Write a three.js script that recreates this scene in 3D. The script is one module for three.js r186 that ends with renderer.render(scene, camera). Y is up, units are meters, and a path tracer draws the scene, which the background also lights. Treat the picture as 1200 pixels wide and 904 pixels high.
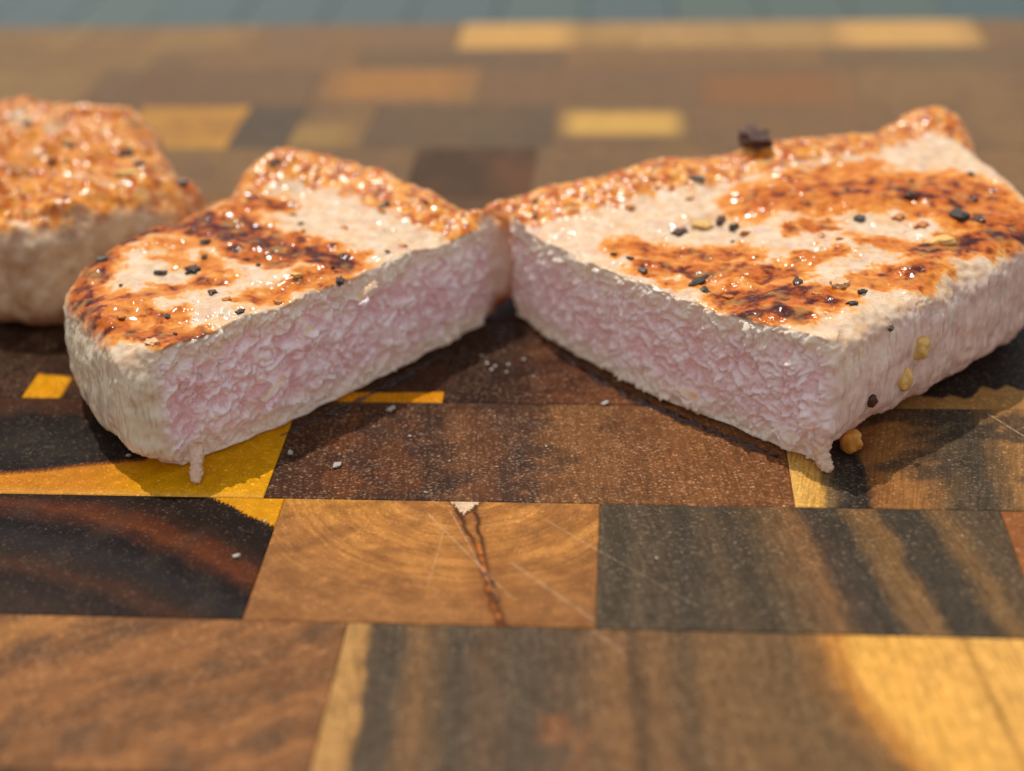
import * as THREE from 'three';
import { mergeVertices } from 'three/addons/utils/BufferGeometryUtils.js';
import { createNoise2D, createNoise3D } from 'simplex-noise';

// ---------------------------------------------------------------- camera, sky, sun, exposure
const MM = 0.001;
const scene = new THREE.Scene();
const camera = new THREE.PerspectiveCamera(29.79, 1200 / 904, 0.02, 20);
camera.rotation.set(THREE.MathUtils.degToRad(-31.2), THREE.MathUtils.degToRad(5.2), THREE.MathUtils.degToRad(-2.05), 'YXZ');
camera.position.set(0, 0.147, 0.28);
camera.focus = 0.257;
camera.userData.fStop = 6.9;
scene.add(camera);

const renderer = new THREE.WebGLRenderer({ antialias: true });
renderer.toneMapping = THREE.LinearToneMapping;
renderer.toneMappingExposure = 1.1;
renderer.shadowMap.enabled = true;

const SUN = new THREE.Vector3(-0.22, 0.91, -0.36).normalize();
const sun = new THREE.DirectionalLight(new THREE.Color().setRGB(1.0, 0.97, 0.92), 3.3);
sun.position.copy(SUN).multiplyScalar(2);
sun.castShadow = true;
sun.shadow.mapSize.set(2048, 2048);
Object.assign(sun.shadow.camera, { left: -0.4, right: 0.4, top: 0.4, bottom: -0.4, near: 0.5, far: 4 });
scene.add(sun, sun.target);

{ // bright summer sky with a little haze: bluer overhead, whiter towards the horizon and round the sun
  const W = 256, H = 128, d = new Float32Array(W * H * 4), v = new THREE.Vector3();
  for (let j = 0; j < H; j++) for (let i = 0; i < W; i++) {
    const up = ((j + 0.5) / H - 0.5) * Math.PI, a = ((i + 0.5) / W - 0.5) * 2 * Math.PI;
    v.set(Math.cos(a) * Math.cos(up), Math.sin(up), Math.sin(a) * Math.cos(up));
    const h = Math.max(0, v.y), near = Math.pow(Math.max(0, v.dot(SUN)), 6), hz = Math.pow(1 - h, 3), o = (j * W + i) * 4;
    d[o] = 0.6 + 0.16 * hz + 0.5 * near; d[o + 1] = 0.66 + 0.14 * hz + 0.48 * near; d[o + 2] = 0.77 + 0.08 * hz + 0.4 * near; d[o + 3] = 1;
    if (v.y < 0) { d[o] = 0.2; d[o + 1] = 0.2; d[o + 2] = 0.19; }
  }
  const sky = new THREE.DataTexture(d, W, H, THREE.RGBAFormat, THREE.FloatType);
  sky.mapping = THREE.EquirectangularReflectionMapping; sky.magFilter = sky.minFilter = THREE.LinearFilter; sky.needsUpdate = true;
  scene.background = sky; scene.environment = sky;
}

// ---------------------------------------------------------------- helpers
function rng(seed) { let s = seed | 0; return () => { s = (s + 0x6d2b79f5) | 0; let t = Math.imul(s ^ (s >>> 15), 1 | s); t = (t + Math.imul(t ^ (t >>> 7), 61 | t)) ^ t; return ((t ^ (t >>> 14)) >>> 0) / 4294967296; }; }
const n2 = createNoise2D(rng(11)), n3 = createNoise3D(rng(12));
const lerp = (a, b, t) => a + (b - a) * t, clamp = (x, a = 0, b = 1) => Math.min(b, Math.max(a, x));
const ss = (a, b, x) => { const t = clamp((x - a) / (b - a)); return t * t * (3 - 2 * t); };
const C = (r, g, b) => [r, g, b].map((c) => { c /= 255; return c <= 0.04045 ? c / 12.92 : ((c + 0.055) / 1.055) ** 2.4; });   // sRGB 0-255 to linear
const mix = (a, b, t) => [a[0] + (b[0] - a[0]) * t, a[1] + (b[1] - a[1]) * t, a[2] + (b[2] - a[2]) * t];
const fbm3 = (x, y, z, o = 3) => { let s = 0, a = 0.5; for (let i = 0; i < o; i++, a *= 0.5, x *= 2.03, y *= 2.03, z *= 2.03) s += a * n3(x, y, z); return s; };
const fbm2 = (x, y, o = 3) => { let s = 0, a = 0.5; for (let i = 0; i < o; i++, a *= 0.5, x *= 2.03, y *= 2.03) s += a * n2(x + i * 7.1, y); return s; };
const hash = (i, j, k, w) => { let h = Math.imul(i, 374761393) ^ Math.imul(j, 668265263) ^ Math.imul(k, 2147483647 - 94906) ^ Math.imul(w, 974711); h = Math.imul(h ^ (h >>> 13), 1274126177); return ((h ^ (h >>> 16)) >>> 0) / 4294967296; };
const W1 = [0, 0, 0];   // nearest distance, second, id
function worley(x, y, z) {
  const ix = Math.floor(x), iy = Math.floor(y), iz = Math.floor(z); let a = 9, b = 9, id = 0;
  for (let i = ix - 1; i <= ix + 1; i++) for (let j = iy - 1; j <= iy + 1; j++) for (let k = iz - 1; k <= iz + 1; k++) {
    const dx = i + hash(i, j, k, 1) - x, dy = j + hash(i, j, k, 2) - y, dz = k + hash(i, j, k, 3) - z, d = dx * dx + dy * dy + dz * dz;
    if (d < a) { b = a; a = d; id = hash(i, j, k, 4); } else if (d < b) b = d;
  }
  W1[0] = Math.sqrt(a); W1[1] = Math.sqrt(b); W1[2] = id; return W1;
}
const names = new Map();
const numbered = (n) => { const k = names.get(n) ?? 0; names.set(n, k + 1); return k ? `${n}_${String(k).padStart(3, '0')}` : n; };
function top(o, name, label, category, group, kind) {
  o.name = numbered(name); o.userData = {};
  if (label) o.userData.label = label;
  if (category) o.userData.category = category;
  if (group) o.userData.group = group;
  if (kind) o.userData.kind = kind;
  scene.add(o); o.traverse((m) => { if (m.isMesh) m.castShadow = m.receiveShadow = true; });
  return o;
}
function part(name, geo, mat, parent) { const m = new THREE.Mesh(geo, mat); m.name = name; m.castShadow = m.receiveShadow = true; parent.add(m); return m; }
const dSeg = (px, pz, ax, az, bx, bz) => { const dx = bx - ax, dz = bz - az, t = clamp(((px - ax) * dx + (pz - az) * dz) / (dx * dx + dz * dz || 1)); return Math.hypot(px - ax - dx * t, pz - az - dz * t); };
const dLine = (x, z, p) => { let d = 1e9; for (let i = 0; i + 1 < p.length; i++) d = Math.min(d, dSeg(x, z, p[i][0], p[i][1], p[i + 1][0], p[i + 1][1])); return d; };

// ---------------------------------------------------------------- table of grey-green slats
{
  const table = new THREE.Group(); table.position.set(0, -0.036, 0);
  const r = rng(5);
  const mats = [C(46, 60, 50), C(40, 57, 52), C(50, 60, 48), C(42, 56, 52)].map((c) => new THREE.MeshStandardMaterial({ color: new THREE.Color().setRGB(...c), roughness: 0.6 }));
  const w = 0.0368, gap = 0.0002;
  const shape = new THREE.Shape(); shape.moveTo(-w / 2, -0.016); shape.lineTo(w / 2, -0.016); shape.lineTo(w / 2, -0.0006); shape.lineTo(w / 2 - 0.0006, 0); shape.lineTo(-w / 2 + 0.0006, 0); shape.lineTo(-w / 2, -0.0006);
  const geo = new THREE.ExtrudeGeometry(shape, { depth: 1.25, bevelEnabled: false }); geo.translate(0, 0, -0.95);
  for (let i = -13; i <= 13; i++) { const m = part(numbered('slat'), geo, mats[Math.floor(r() * 4)], table); m.position.set(i * (w + gap), -0.0008 * r(), 0.01 * r()); }
  const rail = new THREE.BoxGeometry(1.04, 0.04, 0.05), rm = mats[3];
  part('rail', rail, rm, table).position.set(0, -0.0365, 0.2); part('rail', rail, rm, table).position.set(0, -0.0365, -0.84);
  top(table, 'slatted_table', 'grey green slatted table top under and behind the wooden board', 'table');
}

// ---------------------------------------------------------------- end-grain cutting board
const board = new THREE.Group();
const BT = 0.036;
function tex(data, w, h, srgb) {
  const t = new THREE.DataTexture(data, w, h, THREE.RGBAFormat); t.magFilter = THREE.LinearFilter; t.minFilter = THREE.LinearMipmapLinearFilter; t.generateMipmaps = true;
  if (srgb) t.colorSpace = THREE.SRGBColorSpace;
  t.needsUpdate = true; return t;
}
const toS = (c) => 255 * (c <= 0.0031308 ? 12.92 * c : 1.055 * Math.pow(c, 1 / 2.4) - 0.055);
function blockGeo(x0, x1, z0, z1, lift) {   // a chamfered prism: top, four chamfers, four sides
  const g = 0.05, b = 0.22, P = [], U = [], I = [];
  const X0 = x0 + g, X1 = x1 - g, Z0 = z0 + g, Z1 = z1 - g, y = lift, q = (a) => {
    const n = P.length / 3; for (const v of a) { P.push(v[0] * MM, v[1] * MM, v[2] * MM); U.push((v[0] - x0) / (x1 - x0), (v[2] - z0) / (z1 - z0)); } I.push(n, n + 1, n + 2, n, n + 2, n + 3);
  };
  const T = [[X0 + b, y, Z1 - b], [X1 - b, y, Z1 - b], [X1 - b, y, Z0 + b], [X0 + b, y, Z0 + b]], S = [[X0, y - b * 0.6, Z1], [X1, y - b * 0.6, Z1], [X1, y - b * 0.6, Z0], [X0, y - b * 0.6, Z0]], D = S.map((v) => [v[0], -36, v[2]]);
  q(T);
  for (let i = 0; i < 4; i++) { const j = (i + 1) % 4; q([S[i], S[j], T[j], T[i]]); q([D[i], D[j], S[j], S[i]]); }
  const geo = new THREE.BufferGeometry();
  geo.setAttribute('position', new THREE.Float32BufferAttribute(P, 3)); geo.setAttribute('uv', new THREE.Float32BufferAttribute(U, 2)); geo.setIndex(I); geo.computeVertexNormals(); return geo;
}
const ramp = (stops, t) => { if (t <= stops[0][0]) return stops[0][1]; for (let i = 1; i < stops.length; i++) if (t < stops[i][0]) { const a = stops[i - 1], b = stops[i]; return mix(a[1], b[1], ss(0, 1, (t - a[0]) / (b[0] - a[0]))); } return stops[stops.length - 1][1]; };
const AMBER = C(222, 150, 40), AMBERL = C(230, 168, 84), BLK = C(36, 24, 17), DRK = C(58, 36, 25), RED = C(112, 56, 26), BRN = C(132, 88, 54), GRY = C(74, 64, 52), TAN = C(178, 126, 74), MID = C(98, 66, 44), ORG = C(172, 104, 54);
const toneAll = 0.58;
let blockSeed = 100;
function block(x0, x1, z0, z1, color, o = {}) {
  const seed = blockSeed++, r = rng(seed), res = o.res ?? 11, w = Math.min(1400, Math.round((x1 - x0) * res)), h = Math.round((z1 - z0) * res);
  const buf = new Float32Array(w * h * 3), hb = new Float32Array(w * h), so = seed * 13.7, near = res > 5;
  for (let j = 0; j < h; j++) for (let i = 0; i < w; i++) {
    const x = x0 + (i + 0.5) / w * (x1 - x0), z = z0 + (j + 0.5) / h * (z1 - z0), k = (j * w + i) * 3;
    const wx = near ? fbm2(x * 0.09 + so, z * 0.09, 2) * 1.8 + n2(x * 0.9, z * 0.9 + so) * 0.4 + n2(x * 2.6, z * 2.6 + so) * 0.2 : 0, c = color(x, z, wx, so).slice();
    const fine = near ? 1 + (o.grain ? 0.2 * n2((x * o.grain[0] + z * o.grain[1]) * 1.3 + so, (z * o.grain[0] - x * o.grain[1]) * 0.07) + 0.16 * n2((x * o.grain[0] + z * o.grain[1]) * 3.6 + so, (z * o.grain[0] - x * o.grain[1]) * 0.16) : 0) + 0.13 * n2(x * 1.6 + so, z * 2.4) + 0.2 * n2(x * 3.4, z * 5 + so) + 0.22 * fbm2(x * 0.25, z * 0.25 + so, 3) : 1 + 0.2 * fbm2(x * 0.15 + so, z * 0.2, 2);
    if (z1 < -15) for (let e = 0; e < 3; e++) c[e] = lerp(c[e], [0.2, 0.122, 0.062][e], 0.32);
    const lum = 0.3 * c[0] + 0.6 * c[1] + 0.1 * c[2], sat = near ? 1.04 : 1.06; for (let e = 0; e < 3; e++) c[e] = Math.max(0.002, lum + sat * (c[e] - lum));
    buf[k] = c[0] * fine * toneAll; buf[k + 1] = c[1] * fine * toneAll; buf[k + 2] = c[2] * fine * toneAll;
    hb[j * w + i] = near ? 0.62 + 0.05 * n2(x * 1.1 + so, z * 1.1) + 0.12 * n2(x * 3.4, z * 5 + so) : 0.6;
  }
  if (near) {   // clustered pores: pale filled vessels, their oily glint painted into the colour
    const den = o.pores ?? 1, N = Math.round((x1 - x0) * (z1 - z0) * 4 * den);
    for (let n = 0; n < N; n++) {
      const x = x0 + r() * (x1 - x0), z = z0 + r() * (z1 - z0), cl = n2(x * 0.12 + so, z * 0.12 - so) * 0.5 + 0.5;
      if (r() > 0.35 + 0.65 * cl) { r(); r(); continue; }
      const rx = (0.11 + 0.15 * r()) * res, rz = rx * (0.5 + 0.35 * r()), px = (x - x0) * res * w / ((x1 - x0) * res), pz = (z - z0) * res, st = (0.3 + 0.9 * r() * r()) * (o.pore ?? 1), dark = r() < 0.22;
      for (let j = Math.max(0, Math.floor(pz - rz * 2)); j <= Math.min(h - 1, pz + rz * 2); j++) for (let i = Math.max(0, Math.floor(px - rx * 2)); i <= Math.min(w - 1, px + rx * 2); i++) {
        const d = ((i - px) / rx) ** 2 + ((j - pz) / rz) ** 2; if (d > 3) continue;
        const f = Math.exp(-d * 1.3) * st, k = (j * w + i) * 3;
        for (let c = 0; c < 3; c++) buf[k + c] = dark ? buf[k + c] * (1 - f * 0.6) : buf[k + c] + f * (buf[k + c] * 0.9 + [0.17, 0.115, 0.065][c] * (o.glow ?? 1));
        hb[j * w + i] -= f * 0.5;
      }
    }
    for (const [ax, az, bx, bz, wd, st] of o.scratch ?? []) for (let j = 0; j < h; j++) for (let i = 0; i < w; i++) {
      const x = x0 + (i + 0.5) / w * (x1 - x0), z = z0 + (j + 0.5) / h * (z1 - z0), d = dSeg(x, z, ax, az, bx, bz) + n2(x * 2, z * 2) * 0.05; if (d > wd * 2) continue;
      const f = Math.exp(-((d / wd) ** 2) * 2) * st * (0.6 + 0.5 * n2(x * 0.7, z * 0.7)), k = (j * w + i) * 3;
      for (let c = 0; c < 3; c++) buf[k + c] = lerp(buf[k + c], [0.5, 0.34, 0.2][c], clamp(f)); hb[j * w + i] -= f * 0.6;
    }
  }
  const a = new Uint8Array(w * h * 4), b = near ? new Uint8Array(w * h * 4) : null;
  for (let p = 0; p < w * h; p++) {
    for (let c = 0; c < 3; c++) a[p * 4 + c] = clamp(toS(clamp(buf[p * 3 + c])), 0, 255); a[p * 4 + 3] = 255;
    if (b) { b[p * 4] = b[p * 4 + 1] = b[p * 4 + 2] = clamp(hb[p] * 255, 0, 255); b[p * 4 + 3] = 255; }
  }
  const m = new THREE.MeshPhysicalMaterial({ map: tex(a, w, h, true), roughness: 0.38, specularIntensity: 0.07 });
  if (b) { m.bumpMap = tex(b, w, h); m.bumpScale = 0.00022; }
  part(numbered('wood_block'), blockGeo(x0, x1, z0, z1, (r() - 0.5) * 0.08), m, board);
}
const flat = (c, c2, s = 0.05) => (x, z, w, so) => mix(c, c2 ?? c, clamp(0.35 + 1.1 * fbm2(x * s + so, z * s * 0.7, 3) + 0.35 * Math.sin(x * 0.09 + so)));
const Z = [174, 141.7, 109.4, 77, 44.8, 12.5, -19.8, -52.1, -84.4, -116.7, -149, -168, -194];   // the rows' edges, near to far
// nearest row, just below the frame
for (const [a, b, c] of [[-245, -118, MID], [-118, -20, BRN], [-20, 96, TAN], [96, 215, MID]]) block(a, b, Z[1], Z[0], flat(c, GRY), { res: 3 });
// row A
block(-245, -128, Z[2], Z[1], flat(BRN, MID), { res: 3 });
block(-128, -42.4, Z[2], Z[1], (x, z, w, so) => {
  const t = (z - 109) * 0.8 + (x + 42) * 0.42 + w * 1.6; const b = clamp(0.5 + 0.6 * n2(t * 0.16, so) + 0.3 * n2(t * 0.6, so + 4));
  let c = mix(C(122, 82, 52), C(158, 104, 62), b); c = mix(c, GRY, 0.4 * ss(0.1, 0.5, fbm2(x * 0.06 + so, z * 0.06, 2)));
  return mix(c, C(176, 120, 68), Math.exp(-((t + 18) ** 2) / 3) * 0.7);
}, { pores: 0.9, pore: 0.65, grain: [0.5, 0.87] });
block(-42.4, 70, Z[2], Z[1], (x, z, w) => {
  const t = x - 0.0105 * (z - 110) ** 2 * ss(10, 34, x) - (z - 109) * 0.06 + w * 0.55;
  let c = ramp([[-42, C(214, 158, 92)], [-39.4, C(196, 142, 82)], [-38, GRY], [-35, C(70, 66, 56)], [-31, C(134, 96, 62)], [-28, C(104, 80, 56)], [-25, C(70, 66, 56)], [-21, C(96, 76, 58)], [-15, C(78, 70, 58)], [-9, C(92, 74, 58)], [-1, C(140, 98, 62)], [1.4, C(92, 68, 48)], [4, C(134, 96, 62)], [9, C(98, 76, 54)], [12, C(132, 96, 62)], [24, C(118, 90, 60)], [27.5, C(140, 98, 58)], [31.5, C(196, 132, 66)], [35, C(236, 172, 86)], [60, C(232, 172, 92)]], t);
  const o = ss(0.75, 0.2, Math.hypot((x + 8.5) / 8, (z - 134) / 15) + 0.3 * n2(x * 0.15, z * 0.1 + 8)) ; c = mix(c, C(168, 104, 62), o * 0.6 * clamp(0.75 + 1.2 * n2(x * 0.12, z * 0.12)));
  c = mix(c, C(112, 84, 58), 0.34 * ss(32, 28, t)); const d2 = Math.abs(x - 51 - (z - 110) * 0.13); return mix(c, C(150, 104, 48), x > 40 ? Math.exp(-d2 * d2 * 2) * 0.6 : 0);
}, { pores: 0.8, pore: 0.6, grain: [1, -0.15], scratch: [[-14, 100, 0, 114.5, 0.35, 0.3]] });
block(70, 215, Z[2], Z[1], flat(TAN, BRN), { res: 3 });
// row B
block(-245, -124, Z[3], Z[2], flat(DRK, MID), { res: 3 });
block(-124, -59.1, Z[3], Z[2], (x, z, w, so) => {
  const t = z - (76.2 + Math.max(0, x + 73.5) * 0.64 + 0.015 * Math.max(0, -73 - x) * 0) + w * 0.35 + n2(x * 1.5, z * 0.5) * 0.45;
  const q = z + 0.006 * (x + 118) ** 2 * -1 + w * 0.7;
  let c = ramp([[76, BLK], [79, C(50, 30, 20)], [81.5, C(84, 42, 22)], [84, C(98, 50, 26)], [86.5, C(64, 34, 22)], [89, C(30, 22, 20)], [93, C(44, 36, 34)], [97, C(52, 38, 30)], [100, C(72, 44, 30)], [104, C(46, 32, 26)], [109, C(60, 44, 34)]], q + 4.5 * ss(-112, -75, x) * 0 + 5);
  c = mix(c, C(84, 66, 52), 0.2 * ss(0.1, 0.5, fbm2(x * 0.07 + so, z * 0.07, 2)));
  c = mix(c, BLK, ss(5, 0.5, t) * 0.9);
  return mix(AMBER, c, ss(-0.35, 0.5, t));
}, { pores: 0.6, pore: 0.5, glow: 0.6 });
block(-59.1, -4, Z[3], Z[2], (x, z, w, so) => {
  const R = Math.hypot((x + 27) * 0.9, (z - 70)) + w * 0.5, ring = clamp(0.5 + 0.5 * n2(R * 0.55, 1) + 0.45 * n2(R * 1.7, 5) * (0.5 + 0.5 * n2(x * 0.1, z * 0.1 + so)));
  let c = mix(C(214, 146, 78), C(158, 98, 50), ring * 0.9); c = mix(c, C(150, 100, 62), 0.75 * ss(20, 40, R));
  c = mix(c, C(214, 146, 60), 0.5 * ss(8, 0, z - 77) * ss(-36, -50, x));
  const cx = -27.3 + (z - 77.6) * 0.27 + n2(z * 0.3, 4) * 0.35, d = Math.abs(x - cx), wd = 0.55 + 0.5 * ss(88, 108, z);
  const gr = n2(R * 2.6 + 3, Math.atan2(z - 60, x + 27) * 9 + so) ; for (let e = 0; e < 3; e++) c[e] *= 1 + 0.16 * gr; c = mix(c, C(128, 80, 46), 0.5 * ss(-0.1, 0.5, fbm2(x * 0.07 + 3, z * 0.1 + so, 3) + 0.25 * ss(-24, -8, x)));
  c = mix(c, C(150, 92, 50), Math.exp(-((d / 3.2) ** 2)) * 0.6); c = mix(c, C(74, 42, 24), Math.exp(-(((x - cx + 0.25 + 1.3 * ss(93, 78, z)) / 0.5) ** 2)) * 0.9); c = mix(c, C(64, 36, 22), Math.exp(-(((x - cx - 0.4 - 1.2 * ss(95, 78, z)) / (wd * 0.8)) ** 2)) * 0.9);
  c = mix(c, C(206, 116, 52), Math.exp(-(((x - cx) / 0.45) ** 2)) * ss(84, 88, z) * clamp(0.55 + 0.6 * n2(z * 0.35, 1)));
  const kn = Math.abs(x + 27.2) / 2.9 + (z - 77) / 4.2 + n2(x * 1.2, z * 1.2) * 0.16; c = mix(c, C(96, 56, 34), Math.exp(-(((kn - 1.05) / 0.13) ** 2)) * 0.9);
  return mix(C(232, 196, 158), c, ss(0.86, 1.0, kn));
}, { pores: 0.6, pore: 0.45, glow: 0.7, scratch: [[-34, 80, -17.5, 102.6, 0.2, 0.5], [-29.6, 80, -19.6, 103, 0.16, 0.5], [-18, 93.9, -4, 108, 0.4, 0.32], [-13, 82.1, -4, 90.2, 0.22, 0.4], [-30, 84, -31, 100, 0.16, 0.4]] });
block(-4, 63.3, Z[3], Z[2], (x, z, w) => {
  const t = x - (z - 77) * 0.2 * ss(0, 30, x) + w * 0.8;
  return mix([0.105, 0.07, 0.042], ramp([[-4, C(92, 76, 58)], [-1, C(74, 64, 50)], [2, C(92, 76, 58)], [6, C(82, 68, 52)], [9, C(68, 60, 50)], [14, C(94, 76, 56)], [17, C(72, 62, 50)], [20, C(92, 74, 54)], [24, C(120, 88, 58)], [27, C(138, 96, 60)], [31, C(72, 58, 48)], [35, C(62, 56, 48)], [38, C(126, 92, 58)], [41, C(140, 100, 60)], [44, C(64, 56, 46)], [49, C(66, 58, 48)], [53, C(132, 96, 58)], [57, C(96, 76, 54)], [63, C(88, 70, 50)]], t), 0.72);
}, { pores: 0.9, pore: 0.6, grain: [0.97, -0.24], scratch: [[-4, 90.2, 4, 97, 0.2, 0.3], [4, 97, 12, 104, 0.15, 0.3]] });
block(63.3, 118, Z[3], Z[2], flat(C(172, 102, 56), C(150, 92, 54)), { pores: 0.7, pore: 0.5 });
block(118, 215, Z[3], Z[2], flat(MID, BRN), { res: 3 });
// row C
block(-245, -130, Z[4], Z[3], flat(MID, DRK), { res: 3 });
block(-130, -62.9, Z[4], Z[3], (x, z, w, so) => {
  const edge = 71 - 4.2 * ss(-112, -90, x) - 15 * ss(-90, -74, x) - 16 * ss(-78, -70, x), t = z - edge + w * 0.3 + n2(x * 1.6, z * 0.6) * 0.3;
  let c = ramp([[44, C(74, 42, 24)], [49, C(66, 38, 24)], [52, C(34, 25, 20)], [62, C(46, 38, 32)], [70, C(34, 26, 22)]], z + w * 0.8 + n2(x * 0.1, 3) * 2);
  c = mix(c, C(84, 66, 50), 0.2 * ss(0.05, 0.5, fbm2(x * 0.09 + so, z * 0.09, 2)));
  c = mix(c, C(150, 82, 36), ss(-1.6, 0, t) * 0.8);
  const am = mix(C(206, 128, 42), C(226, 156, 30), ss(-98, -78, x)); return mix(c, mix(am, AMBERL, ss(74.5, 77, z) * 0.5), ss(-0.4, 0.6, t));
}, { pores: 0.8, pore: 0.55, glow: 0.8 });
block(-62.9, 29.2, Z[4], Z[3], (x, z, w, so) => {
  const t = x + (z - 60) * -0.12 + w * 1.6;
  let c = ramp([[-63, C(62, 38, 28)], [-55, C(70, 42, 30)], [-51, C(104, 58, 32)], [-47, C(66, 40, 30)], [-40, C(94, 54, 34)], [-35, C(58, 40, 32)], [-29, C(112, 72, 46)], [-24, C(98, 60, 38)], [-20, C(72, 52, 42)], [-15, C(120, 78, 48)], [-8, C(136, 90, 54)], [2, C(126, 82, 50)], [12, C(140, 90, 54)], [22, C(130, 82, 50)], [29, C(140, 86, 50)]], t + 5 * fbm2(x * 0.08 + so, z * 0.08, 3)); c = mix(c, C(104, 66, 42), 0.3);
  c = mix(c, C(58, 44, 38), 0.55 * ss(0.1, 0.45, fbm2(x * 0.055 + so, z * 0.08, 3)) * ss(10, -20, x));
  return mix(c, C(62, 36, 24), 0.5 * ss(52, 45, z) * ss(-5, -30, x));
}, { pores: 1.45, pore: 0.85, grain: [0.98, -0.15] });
block(29.2, 112, Z[4], Z[3], (x, z, w, so) => {
  const t = x + (z - 62) * 0.05 * ss(45, 60, x) + w * 0.7;
  let c = ramp([[29, C(226, 172, 92)], [33.5, C(222, 164, 84)], [35.4, C(128, 100, 66)], [37.5, C(66, 56, 46)], [41.5, C(52, 44, 38)], [43.5, C(142, 92, 52)], [49, C(158, 106, 60)], [54, C(132, 92, 56)], [58, C(92, 74, 54)], [62, C(78, 66, 52)], [66, C(112, 84, 56)], [69, C(152, 108, 64)], [80, C(136, 94, 58)], [112, BRN]], t);
  const dk = ss(0.0, 0.4, fbm2(x * 0.05 + so, (z + x * 0.35) * 0.11, 2) + 0.35 * ss(57, 47, z)); return mix(c, C(66, 56, 46), 0.75 * dk * ss(41, 46, x));
}, { pores: 1.1, pore: 0.6, grain: [0.95, 0.2], scratch: [[67.5, 46.5, 75, 58, 0.16, 0.8]] });
block(112, 215, Z[4], Z[3], flat(MID, BRN), { res: 3 });
// row D
block(-245, -118.6, Z[5], Z[4], flat(DRK, MID), { res: 6 });
block(-118.6, -35, Z[5], Z[4], (x, z, w, so) => {
  let c = mix(C(50, 32, 23), C(76, 46, 30), clamp(0.5 + fbm2(x * 0.06 + so, z * 0.09, 3)));
  c = mix(c, mix(C(226, 150, 34), AMBER, 0.5), ss(-110.2, -111.4, x + w * 0.3) * ss(35.2, 36.6, z + w * 0.4 - (x + 118) * 0.2));
  return mix(c, C(218, 138, 32), ss(-0.25, 0.25, z - 41 - (x + 35) * -0.03 + w * 0.2) * ss(-58, -54, x));
}, { pores: 0.9, pore: 0.6, glow: 0.8 });
block(-35, 46, Z[5], Z[4], (x, z, w, so) => {
  const c = mix(C(74, 42, 30), C(104, 62, 40), clamp(0.5 + 1.1 * fbm2(x * 0.07 + so, z * 0.1, 3))); return mix(mix(c, C(118, 72, 44), ss(-12, 2, x + w) * 0.7), C(40, 27, 22), ss(-12, -24, x + w * 1.5) * 0.75);
}, { pores: 1.2, pore: 0.85, glow: 0.9 });
block(46, 118, Z[5], Z[4], (x, z, w, so) => {
  const t = z - 40.6 + 1.6 * n2(x * 0.16, 2) + w * 0.6 + ss(63, 70, x) * 4; return mix(C(48, 40, 36), C(168, 122, 70), ss(-0.4, 0.6, t) * ss(49, 53, x));
}, { pores: 0.9, pore: 0.7 });
block(118, 215, Z[5], Z[4], flat(TAN, BRN), { res: 3 });
// rows E to J, mostly behind the meat and out of focus
const far = (row, list) => { let x = -245; for (const [to, a, b] of list) { block(x, to, Z[row + 1], Z[row], typeof a === 'function' ? a : flat(a, b, 0.04), { res: row < 6 ? 5 : 3 }); x = to; } };
const soft = (base, amb, x0, x1, z0, z1, e = 7) => (x, z, w, so) => mix(flat(base, tB, 0.04)(x, z, w, so), amb, ss(x0 - e, x0 + e, x) * ss(x1 + e, x1 - e, x) * ss(z0 - 4, z0 + 4, z) * ss(z1 + 4, z1 - 4, z));
const gB = C(128, 98, 70), tB = C(146, 110, 72), dB = C(100, 82, 64), rB = C(104, 62, 40), oB = C(190, 128, 76);
far(5, [[-160, MID, DRK], [-60, DRK, BLK], [-5, DRK, C(66, 38, 26)], [60, BRN, MID], [125, TAN, BRN], [215, GRY, MID]]);
far(6, [[-175, BRN, GRY], [-98, TAN, BRN], [-30, DRK, MID], [40, BRN, GRY], [215, C(140, 104, 70), GRY]]);
far(7, [[-190, gB, dB], [-128, tB, gB], [-56, gB, tB], [-24, rB, DRK], [38, gB, tB], [108, tB, gB], [215, gB, tB]]);
far(8, [[-212, gB, tB], [-141.5, C(117, 92, 67), gB], [-109.5, C(232, 168, 76), C(196, 137, 70)], [-93, C(84, 76, 65), dB], [-72, soft(gB, C(174, 135, 80), -100, -76, -102, -86)], [-20.5, C(112, 89, 67), dB], [17.5, soft(gB, C(240, 186, 100), -17, 14, -111, -94, 4)], [72, C(138, 103, 70), gB], [132, tB, gB], [215, gB, dB]]);
far(9, [[-205, tB, gB], [-162, C(161, 124, 77), tB], [-93, C(123, 90, 65), gB], [-44, soft(gB, C(184, 126, 70), -90, -48, -150, -122, 10)], [21, C(134, 99, 70), gB], [66, soft(gB, C(152, 101, 62), 20, 62, -142, -116, 9)], [150, tB, gB], [215, gB, tB]]);
far(10, [[-220, tB, gB], [-150, C(152, 117, 73), tB], [-84, tB, gB], [-20, C(119, 94, 70), gB], [60, C(143, 106, 72), tB], [130, gB, C(128, 105, 75)], [215, tB, gB]]);
far(11, [[-180, C(160, 124, 78), tB], [-120, tB, C(166, 126, 78)], [-54.8, C(140, 108, 76), tB], [2, soft(C(196, 150, 92), C(238, 180, 104), -60, -18, -199, -160, 8)], [62, C(200, 156, 98), C(190, 146, 92)], [111, soft(C(196, 150, 92), C(238, 182, 108), 66, 108, -199, -160, 8)], [215, tB, gB]]);
const glue = new THREE.BoxGeometry(0.4596, 0.0352, 0.3676); glue.translate(-0.015, -0.0180, -0.010);
part('glue_core', glue, new THREE.MeshStandardMaterial({ color: new THREE.Color().setRGB(0.13, 0.075, 0.035), roughness: 0.6 }), board);
top(board, 'cutting_board', 'oiled end grain cutting board of brown and amber wooden blocks', 'cutting board');

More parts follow.
